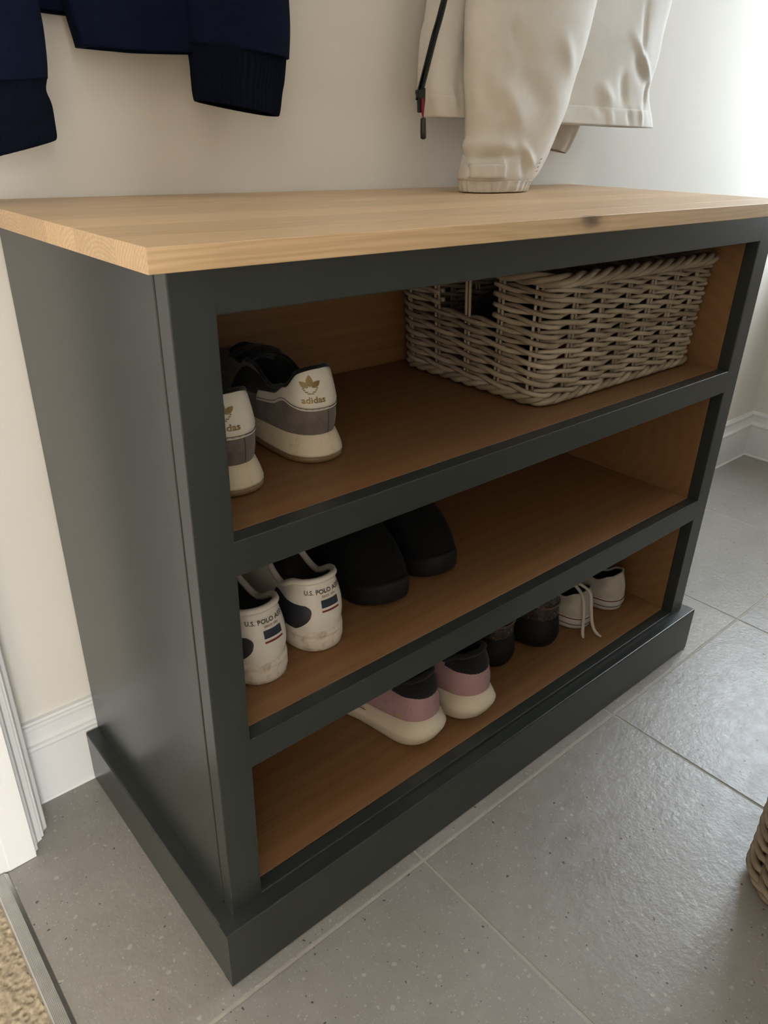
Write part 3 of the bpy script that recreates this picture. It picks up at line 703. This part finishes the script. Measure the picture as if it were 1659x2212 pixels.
plimsoll(.8020, .0760, math.radians(14), 'white canvas shoe with loose laces trailing over its heel', 1, True)
plimsoll(.9010, .0720, math.radians(14), 'white canvas shoe with red stripe, nearest the right end', -1, False)

# ------------------------------------------------------------------ wicker baskets
def rr_point(s, w, d, r):
    """point / outward normal on a rounded rectangle (centred), s in metres of arc from the middle of the -y side, running +x"""
    L = [w / 2 - r, math.pi * r / 2, d - 2 * r, math.pi * r / 2, w - 2 * r, math.pi * r / 2, d - 2 * r, math.pi * r / 2, w / 2 - r]
    s = s % sum(L); x0, y0 = w / 2, d / 2
    segs = [((0, -y0), (1, 0)), ('c', (x0 - r, -y0 + r), -90), ((x0, -y0 + r), (0, 1)), ('c', (x0 - r, y0 - r), 0), ((x0 - r, y0), (-1, 0)), ('c', (-x0 + r, y0 - r), 90), ((-x0, y0 - r), (0, -1)), ('c', (-x0 + r, -y0 + r), 180), ((-x0 + r, -y0), (1, 0))]
    for l, sg in zip(L, segs):
        if s <= l or sg is segs[-1]:
            if sg[0] == 'c':
                a = math.radians(sg[2]) + s / r; n = (math.cos(a), math.sin(a)); return (sg[1][0] + r * n[0], sg[1][1] + r * n[1]), n
            (px, py), (dx, dy) = sg; return (px + dx * s, py + dy * s), (dy, -dx)
        s -= l
def rr_len(w, d, r): return 2 * (w + d) - 8 * r + 2 * math.pi * r
def basket(name, loc, rz, label, group, bot, top, h, rows, n_st, rod=.0046, corner=.035, hole=None, seed=1, rim=.0075, amp=1.3):
    e = empty(name, loc, rz); tag(e, label, 'basket', group); R = random.Random(seed); mw = M['wicker']
    def wall(f, z, off, dz=0.0):       # f: fraction of the way round
        k = z / h; w = bot[0] + (top[0] - bot[0]) * k; d = bot[1] + (top[1] - bot[1]) * k
        (px, py), n = rr_point(f * rr_len(w, d, corner), w, d, corner); return (px + n[0] * off, py + n[1] * off, z + dz)
    za, zb = .020, h - .026; dzr = (zb - za) / (rows - 1)
    for q in range(n_st):
        f = (q + .5) / n_st
        for du in (-.0035, .0035):
            ph = R.uniform(-.001, .001); P_ = rr_len(*bot, corner)
            tube_obj('stake', [wall(f + du / P_, z, ph) for z in np.linspace(.004, h - .012, 6)], rod * .62, mw, e, 6)
    per = 8
    for q in range(rows):
        z = za + q * dzr
        gap = hole and hole[2] <= z <= hole[3]
        for strand in (0, 1):
            f0, f1 = (hole[1], 1 + hole[0]) if gap else (0, 1)
            m = int(n_st * per * (f1 - f0)); pts = []; jit = R.uniform(-.0008, .0008); rr_ = rod * R.uniform(.88, 1.1)
            for k in range(m + (1 if gap else 0)):
                f = f0 + (f1 - f0) * k / m; ph = math.pi * (f * n_st + .5) + math.pi * (strand + q)
                c = math.cos(ph - math.pi * .5 - math.pi / 2)
                sq = math.copysign(abs(c) ** .55, c)
                pts.append(wall(f % 1.0, z + .0022 * mnoise.noise((f * 9, q * 3.1, seed)), sq * rod * amp, .24 * dzr * math.sin(ph) + jit))
            tube_obj('weaver', pts, rr_, mw, e, 6, not gap)
    for kind, z, nst, rad, rods, pitch in (('rim_strand', h - .011, 4, rim, rim * .60, .12), ('foot_strand', .0095, 3, .0052, .0045, .075)):
        for q in range(nst):
            P_ = rr_len(*(top if kind == 'rim_strand' else bot), corner); turns = max(1, round(P_ / pitch / 1)); m = turns * 12; pts = []
            for k in range(m):
                f = k / m; ph = 2 * math.pi * (turns * f + q / nst); pts.append(wall(f, max(.0005, z + rad * .75 * math.sin(ph)), rad * math.cos(ph)))
            tube_obj(kind, pts, rods, mw, e, 6, True)
    nb = 16
    for q in range(nb):
        yy = (-.5 + (q + .5) / nb) * (bot[1] - .012)
        tube_obj('base_rod', [(-bot[0] / 2 + .006 + .02 * (abs(q - 7.5) > 6.5), yy, .008), (0, yy, .0085 + .002 * (q % 2)), (bot[0] / 2 - .006 - .02 * (abs(q - 7.5) > 6.5), yy, .008)], .0058, mw, e, 6)
    return e
basket('wicker_basket', (.7510, .2040, Z1), 0, 'grey-brown wicker storage basket on the top shelf of the cabinet', None, (.395, .270), (.420, .292), .182, 11, 22, .0037, .028, hole=(.711, .789, .112, .160), seed=3)
basket('wicker_basket', (.7550, -.4760, 0), 0, 'grey-brown wicker basket standing on the tiles, cut off by the right edge', None, (.350, .262), (.352, .264), .34, 17, 17, .0052, .055, seed=9, amp=2.0)

def lump(name, c, s, m, label, cat, seed, group=None):
    """folded cloth: a squashed, creased blob"""
    V = []; nu, nv = 28, 16
    for j in range(nv):
        th_ = math.pi * (j + .5) / nv
        for i in range(nu):
            ph = 2 * math.pi * i / nu; d = Vector((math.copysign(abs(math.sin(th_) * math.cos(ph)) ** .6, math.cos(ph)), math.copysign(abs(math.sin(th_) * math.sin(ph)) ** .6, math.sin(ph)), math.copysign(abs(math.cos(th_)) ** .7, math.cos(th_))))
            k = 1 + .10 * mnoise.noise(d * 2.3 + Vector((seed, 0, 0))); V.append((d.x * s[0] * k, d.y * s[1] * k, d.z * s[2] * k))
    F = [f[::-1] for f in grid_faces(nu, nv, True)]; F += [tuple(range(nu)), tuple((nv - 1) * nu + i for i in range(nu))[::-1]]
    o = pydata(name, V, F, m); o.location = c; tag(o, label, cat, group); return o
lump('folded_cloth', (.770, .215, Z1 + .072), (.145, .098, .050), M['black_cloth'], 'black folded clothing lying inside the wicker basket in the cabinet', 'clothing', 1.3)
lump('folded_cloth', (.655, .098, Z1 + .050), (.036, .011, .030), M['red_cloth'], 'small red cloth seen through the weave of the cabinet basket', 'clothing', 4.1)

# ------------------------------------------------------------------ jackets
def cloth_tube(name, rows, m, parent, n=72, nr=60, fold=.004, seed=0.0, expo=2.3, rib=0, wrinkle=0.0, inner=True, zfun=None, fq=1.3, fz=9.0, creases=()):
    """a hanging tube of cloth: rows of (x_left, x_right, y_centre, half_depth, z, tilt), top to bottom; open at the bottom with its inside"""
    R = catmull(rows, nr); V = []
    def ringpts(row, k, scale=1.0, fade=1.0):
        xl, xr, yc, hd, z, tilt = row; xc = (xl + xr) / 2; a = (xr - xl) / 2; out = []
        for i in range(n):
            t = 2 * math.pi * i / n; c, s_ = math.cos(t), math.sin(t)
            x = math.copysign(abs(c) ** (2 / expo), c) * a; y = math.copysign(abs(s_) ** (2 / expo), s_) * hd
            q = Vector((c * fq * a / .1, s_ * 1.3, z * fz)); f = fold * (mnoise.noise(q + Vector((seed, 0, 0))) + .5 * mnoise.noise(q * 2.1 + Vector((0, seed, 3))))
            if wrinkle: f += wrinkle * mnoise.noise(Vector((c * 2.2, s_ * 2.2 + seed, z * 55)))
            if rib: f += (.0011 if rib < 40 else .0005) * math.cos(rib * t)
            if s_ < .2:
                px_, pz_ = xc + x, z
                for (ax, az, bx, bz, wd, am) in creases:
                    ux, uz = bx - ax, bz - az; tt_ = max(0.0, min(1.0, ((px_ - ax) * ux + (pz_ - az) * uz) / (ux * ux + uz * uz)))
                    dd = math.hypot(px_ - ax - ux * tt_, pz_ - az - uz * tt_) / wd
                    if dd < 3: f += am * math.exp(-dd * dd) * (1 - .75 * abs(2 * tt_ - 1) ** 2)
            f *= fade; L = math.hypot(x / max(a, 1e-4) ** 2, y / max(hd, 1e-4) ** 2) + 1e-9
            nx, ny = x / max(a, 1e-4) ** 2 / L, y / max(hd, 1e-4) ** 2 / L
            xx = xc + x * scale + nx * f; zz = z + tilt * (xx - xc)
            if zfun: zz += zfun(xx, k)
            out.append((xx, yc + y * scale + ny * f, zz))
        return out
    for k in range(nr): V += ringpts(R[k], k / (nr - 1))
    m_ = nr
    if inner:
        for k in (nr - 1, nr - 2, nr - 4, nr - 8):
            rr_ = R[max(k, 0)]; V += ringpts(rr_, max(k, 0) / (nr - 1), .93, .7); m_ += 1
    F = [f[::-1] for f in grid_faces(n, m_, True)]; F.append(tuple(range(n)))
    return pydata(name, V, F, m, parent)
def hook(x, z, label):
    e = empty('coat_hook', (x, WALL_Y, z)); tag(e, label, 'hook')
    box('back_plate', (x - .015, WALL_Y - .006, z - .03), (x + .015, WALL_Y, z + .03), M['silver'], e, .003)
    tube_obj('peg', catmull([(0, -.005, 0), (0, -.03, -.008), (0, -.06, 0), (0, -.068, .02)], 12), .006, M['silver'], e, 8)

# navy jacket
nj = empty('navy_jacket', (.20, .37, .88)); tag(nj, 'dark navy jacket with ribbed cuffs hanging on the wall at left', 'jacket')
def under(o, e): o.parent = e; o.location = -e.location; return o
under(cloth_tube('back_panel', [(.13, .27, .392, .014, 1.60, 0), (.05, .35, .390, .016, 1.50, 0), (.03, .37, .388, .018, 1.25, 0), (.03, .37, .388, .018, 1.06, 0), (.03, .36, .388, .018, 1.0085, 0)], M['navy'], nj, 72, 50, .003, 2.0, 3.5), nj)
under(cloth_tube('front_panel', [(.13, .27, .372, .016, 1.58, 0), (.06, .34, .360, .020, 1.48, 0), (.08, .34, .356, .022, 1.25, 0), (.0865, .33, .354, .022, 1.05, 0), (.0975, .325, .354, .020, .9770, 0)], M['navy'], nj, 96, 60, .003, 5.0, 4.5,
                 zfun=lambda x, k: (k ** 6) * (.10 * max(0, x - .155) ** 1.25)), nj)
sr = under(cloth_tube('sleeve', [(.24, .34, .370, .03, 1.50, 0), (.23, .35, .350, .036, 1.30, 0), (.213, .342, .338, .034, 1.10, 0), (.212, .341, .336, .032, 1.03, 0), (.2125, .336, .336, .030, .985, -.06)], M['navy'], nj, 64, 50, .0045, 8.0), nj)
cf = cloth_tube('cuff', [(.2130, .3340, .336, .028, .988, -.06), (.2155, .3300, .336, .026, .965, -.08), (.2145, .3255, .336, .025, .950, -.10), (.2165, .3215, .336, .024, .930, -.12), (.2185, .3190, .336, .022, .9285, -.12)], M['navy_rib'], sr, 360, 26, .0025, 3.0, 2.4, 64, .0008); cf.parent = sr
sl_ = under(cloth_tube('sleeve', [(.06, .16, .370, .03, 1.50, 0), (-.03, .10, .350, .036, 1.28, 0), (-.055, .062, .338, .034, 1.08, 0), (-.058, .0575, .336, .032, .985, 0), (-.060, .0545, .336, .030, .940, .1)], M['navy'], nj, 64, 50, .0045, 11.0), nj)
cf = cloth_tube('cuff', [(-.060, .0535, .336, .028, .943, .1), (-.060, .0500, .336, .026, .928, .16), (-.058, .0530, .336, .026, .912, .2), (-.054, .0545, .336, .025, .885, .24), (-.052, .0530, .336, .023, .8795, .24)], M['navy_rib'], sl_, 360, 26, .0025, 4.0, 2.4, 64, .0010); cf.parent = sl_
under(tube_obj('collar', [(.13 + .14 * i / 9, .380 + .018 * math.cos(i / 9 * math.pi * 2), 1.60) for i in range(10)], .022, M['navy_rib'], None, 8), nj)
hook(.20, 1.66, 'metal coat hook holding the navy jacket, above the picture edge')

# cream jacket
cj = empty('cream_jacket', (.86, .345, .834)); tag(cj, 'cream shell jacket with black front zip, its sleeve touching the worktop', 'jacket')
HEM = .9310
SLEEVE_CR = [(.600, .878, .690, .884, .006, -.0045), (.612, .900, .680, .893, .010, .0050), (.585, .876, .625, .900, .007, .0040), (.655, .885, .668, .856, .006, .0035), (.700, .890, .712, .855, .007, -.0035), (.690, .900, .735, .868, .006, .0035),
             (.615, .985, .690, .920, .014, .0050), (.660, .990, .735, .945, .016, -.0045), (.640, 1.045, .668, 1.005, .010, -.0045), (.735, 1.035, .785, .990, .012, .0040), (.600, 1.000, .640, .930, .010, -.0030), (.625, .868, .660, .850, .005, -.0030)]
BODY_CR = [(1.010, 1.065, 1.100, 1.000, .007, .0070), (1.030, 1.040, 1.075, 1.000, .012, -.0060), (1.040, 1.120, 1.050, 1.035, .006, -.0035), (1.090, 1.000, 1.085, .962, .006, -.0040), (1.000, 1.010, 1.020, .960, .010, -.0040), (.940, .990, .985, .962, .010, .0045),
           (.930, .965, .960, .945, .006, -.0030), (.880, .985, .890, .940, .007, .0040), (.905, .960, .915, .932, .005, -.0030), (.975, .955, .985, .930, .005, .0028), (1.030, .958, 1.045, .930, .006, -.0028), (1.070, .962, 1.080, .932, .005, .0028), (.835, 1.060, .845, .960, .012, -.0050),
           (.600, .970, .612, .935, .006, .0030), (.625, 1.060, .615, .950, .010, -.0035)]
under(cloth_tube('body', [(.78, 1.00, .372, .020, 1.58, 0), (.66, 1.12, .356, .030, 1.46, 0), (.610, 1.150, .347, .036, 1.25, 0), (.586, 1.136, .345, .038, 1.07, 0), (.576, 1.129, .345, .038, 1.03, 0), (.573, 1.118, .345, .038, .992, 0), (.574, 1.133, .345, .038, .962, 0), (.584, 1.152, .345, .038, HEM, 0)],
                 M['cream'], cj, 220, 110, .0055, 1.7, 4.2, 0, .0004, fq=.40, fz=6.0, creases=BODY_CR), cj)
hb = under(cloth_tube('hem_band', [(.5745, 1.1360, .345, .0378, .9575, 0), (.5745, 1.1375, .345, .0390, .9545, 0), (.5780, 1.1450, .345, .0392, .945, 0), (.5835, 1.1528, .345, .0387, HEM - .0008, 0)], M['cream'], cj, 240, 16, .0055, 1.7, 4.2, 0, .0012, fq=.40, fz=6.0, creases=BODY_CR), cj)
fs = under(cloth_tube('sleeve', [(.70, .86, .330, .040, 1.50, 0), (.63, .89, .290, .046, 1.30, 0), (.602, .848, .283, .044, 1.12, 0), (.597, .838, .283, .042, 1.06, 0), (.601, .829, .284, .039, 1.00, 0), (.608, .815, .287, .036, .945, 0), (.616, .792, .291, .034, .900, 0), (.614, .776, .294, .033, .868, 0), (.613, .766, .296, .032, .853, 0), (.620, .758, .298, .030, .8475, 0)],
                      M['cream'], cj, 130, 150, .0045, 6.3, 2.3, 0, .0005, fq=.6, fz=8.0, creases=SLEEVE_CR), cj)
cf = cloth_tube('cuff_band', [(.616, .764, .297, .031, .8490, 0), (.618, .760, .298, .031, .8455, 0), (.619, .757, .298, .0305, .8400, 0), (.621, .754, .298, .029, .8338, 0)], M['cream'], fs, 200, 12, .002, 2.0, 2.3, 26, .0016); cf.parent = fs
# strap tab on the cuff, wrapped on the sleeve's front
def cuff_xy(x, z, off=.003):
    xl = .614 + (.868 - z) * .0; xr = .776 - (.868 - z) * .6; xc = (xl + xr) / 2; a = (xr - xl) / 2; f = min(1, abs((x - xc) / a)); return (x, .295 - .034 * (1 - f ** 2.3) ** (1 / 2.3) - off, z)
V = []
for j in range(6):
    for i in range(12):
        x = .612 + .052 * i / 11; z = .8535 + .019 * j / 5; V.append(Vector(cuff_xy(max(x, .6142), z, .0042 + .0012 * math.sin(i * 1.3))))
o = pydata('cuff_strap', V, grid_faces(12, 6, False), M['cream'], fs); md = o.modifiers.new('t', 'SOLIDIFY'); md.thickness = .0016
for k in range(4):
    z = .862 + k * .0055; pp = [cuff_xy(.7385 + .0030 * k + .0018 * q, z + .0004 * q, .0030) for q in range(4)]; tube_obj('print_mark', pp, .0008, M['cream_in'], fs, 4)
under(cloth_tube('sleeve', [(.92, 1.06, .396, .012, 1.48, 0), (.93, 1.07, .399, .012, 1.20, 0), (.925, 1.045, .399, .0125, 1.00, 0), (.922, 1.022, .399, .0125, .945, -.12), (.918, 1.004, .399, .0120, .912, -.14), (.914, .986, .399, .0115, .8900, -.14)], M['cream_in'], cj, 64, 50, .004, 9.1, 2.3, 0, .0016), cj)
under(tube_obj('collar', [(.79 + .20 * i / 9, .372 + .016 * math.cos(i / 9 * math.pi * 2), 1.585) for i in range(10)], .024, M['cream'], None, 8), cj)
# the zip along the open front edge
def front_y(x, z): return .3035 - .0030
zl = catmull([(.640, 1.40), (.598, 1.20), (.5620, 1.066), (.5460, 1.020), (.5330, .981), (.5250, .957), (.5230, .948)], 90)
zt = empty('zip', (0, 0, 0)); zt.parent = cj; zt.location = -cj.location
V = []
for q, (x, z) in enumerate(zl):
    for dx in (-.0032, .0044): V.append((x + dx, front_y(x, z) - .0022, z))
o = pydata('zip_tape', V, grid_faces(2, len(zl), False), M['black_cloth'], zt); md = o.modifiers.new('t', 'SOLIDIFY'); md.thickness = .0012
parts = []
zz = catmull(zl, 300)
for q in range(0, 300):
    x, z = zz[q]; x0, x1, y0, y1, z0, z1 = x - .0056, x - .0026, front_y(x, z) - .0036, front_y(x, z) - .0014, z - .0006, z + .0006
    parts.append(([(x0, y0, z0), (x1, y0, z0), (x1, y1, z0), (x0, y1, z0), (x0, y0, z1), (x1, y0, z1), (x1, y1, z1), (x0, y1, z1)], [(3, 2, 1, 0), (4, 5, 6, 7), (0, 1, 5, 4), (1, 2, 6, 5), (2, 3, 7, 6), (3, 0, 4, 7)]))
V, F = join(parts); o = pydata('zip_teeth', V, F, M['black_plastic'], zt, False); o['kind'] = 'stuff'
def slab(name, outline, y0, y1, m, parent):
    o = extrude_profile(name, outline, 'y', y0, y1, m, parent); bm = bmesh.new(); bm.from_mesh(o.data); bmesh.ops.bevel(bm, geom=bm.edges[:], offset=.0005, segments=2, affect='EDGES'); bm.to_mesh(o.data); bm.free(); return o
fy = front_y(0, 0)
slab('zip_slider', [(0.5155, .9565), (0.5170, .9595), (0.5220, .9595), (0.5295, .9620), (0.5300, .9480), (0.5285, .9330), (0.5210, .9330), (0.5195, .9480)], fy - .0075, fy - .0015, M['black_plastic'], zt)
slab('red_puller', [(0.5217, .9495), (0.5247, .9495), (0.5265, .9365), (0.5260, .9290), (0.5238, .9290), (0.5220, .9365)], fy - .0100, fy - .0076, M['red_plastic'], zt)
tube_obj('pull_cord', [(.5250, fy - .0088, .931), (.5257, fy - .0088, .925)], .0012, M['red_plastic'], zt, 6)
tube_obj('pull_grip', [(.5255, fy - .0088, .9268), (.5257, fy - .0088, .9262), (.5270, fy - .0088, .910), (.5276, fy - .0088, .9030), (.5277, fy - .0088, .9015)], [.0028, .0036, .0041, .0040, .0022], M['black_plastic'], zt, 10)
hook(.89, 1.65, 'metal coat hook holding the cream jacket, above the picture edge')
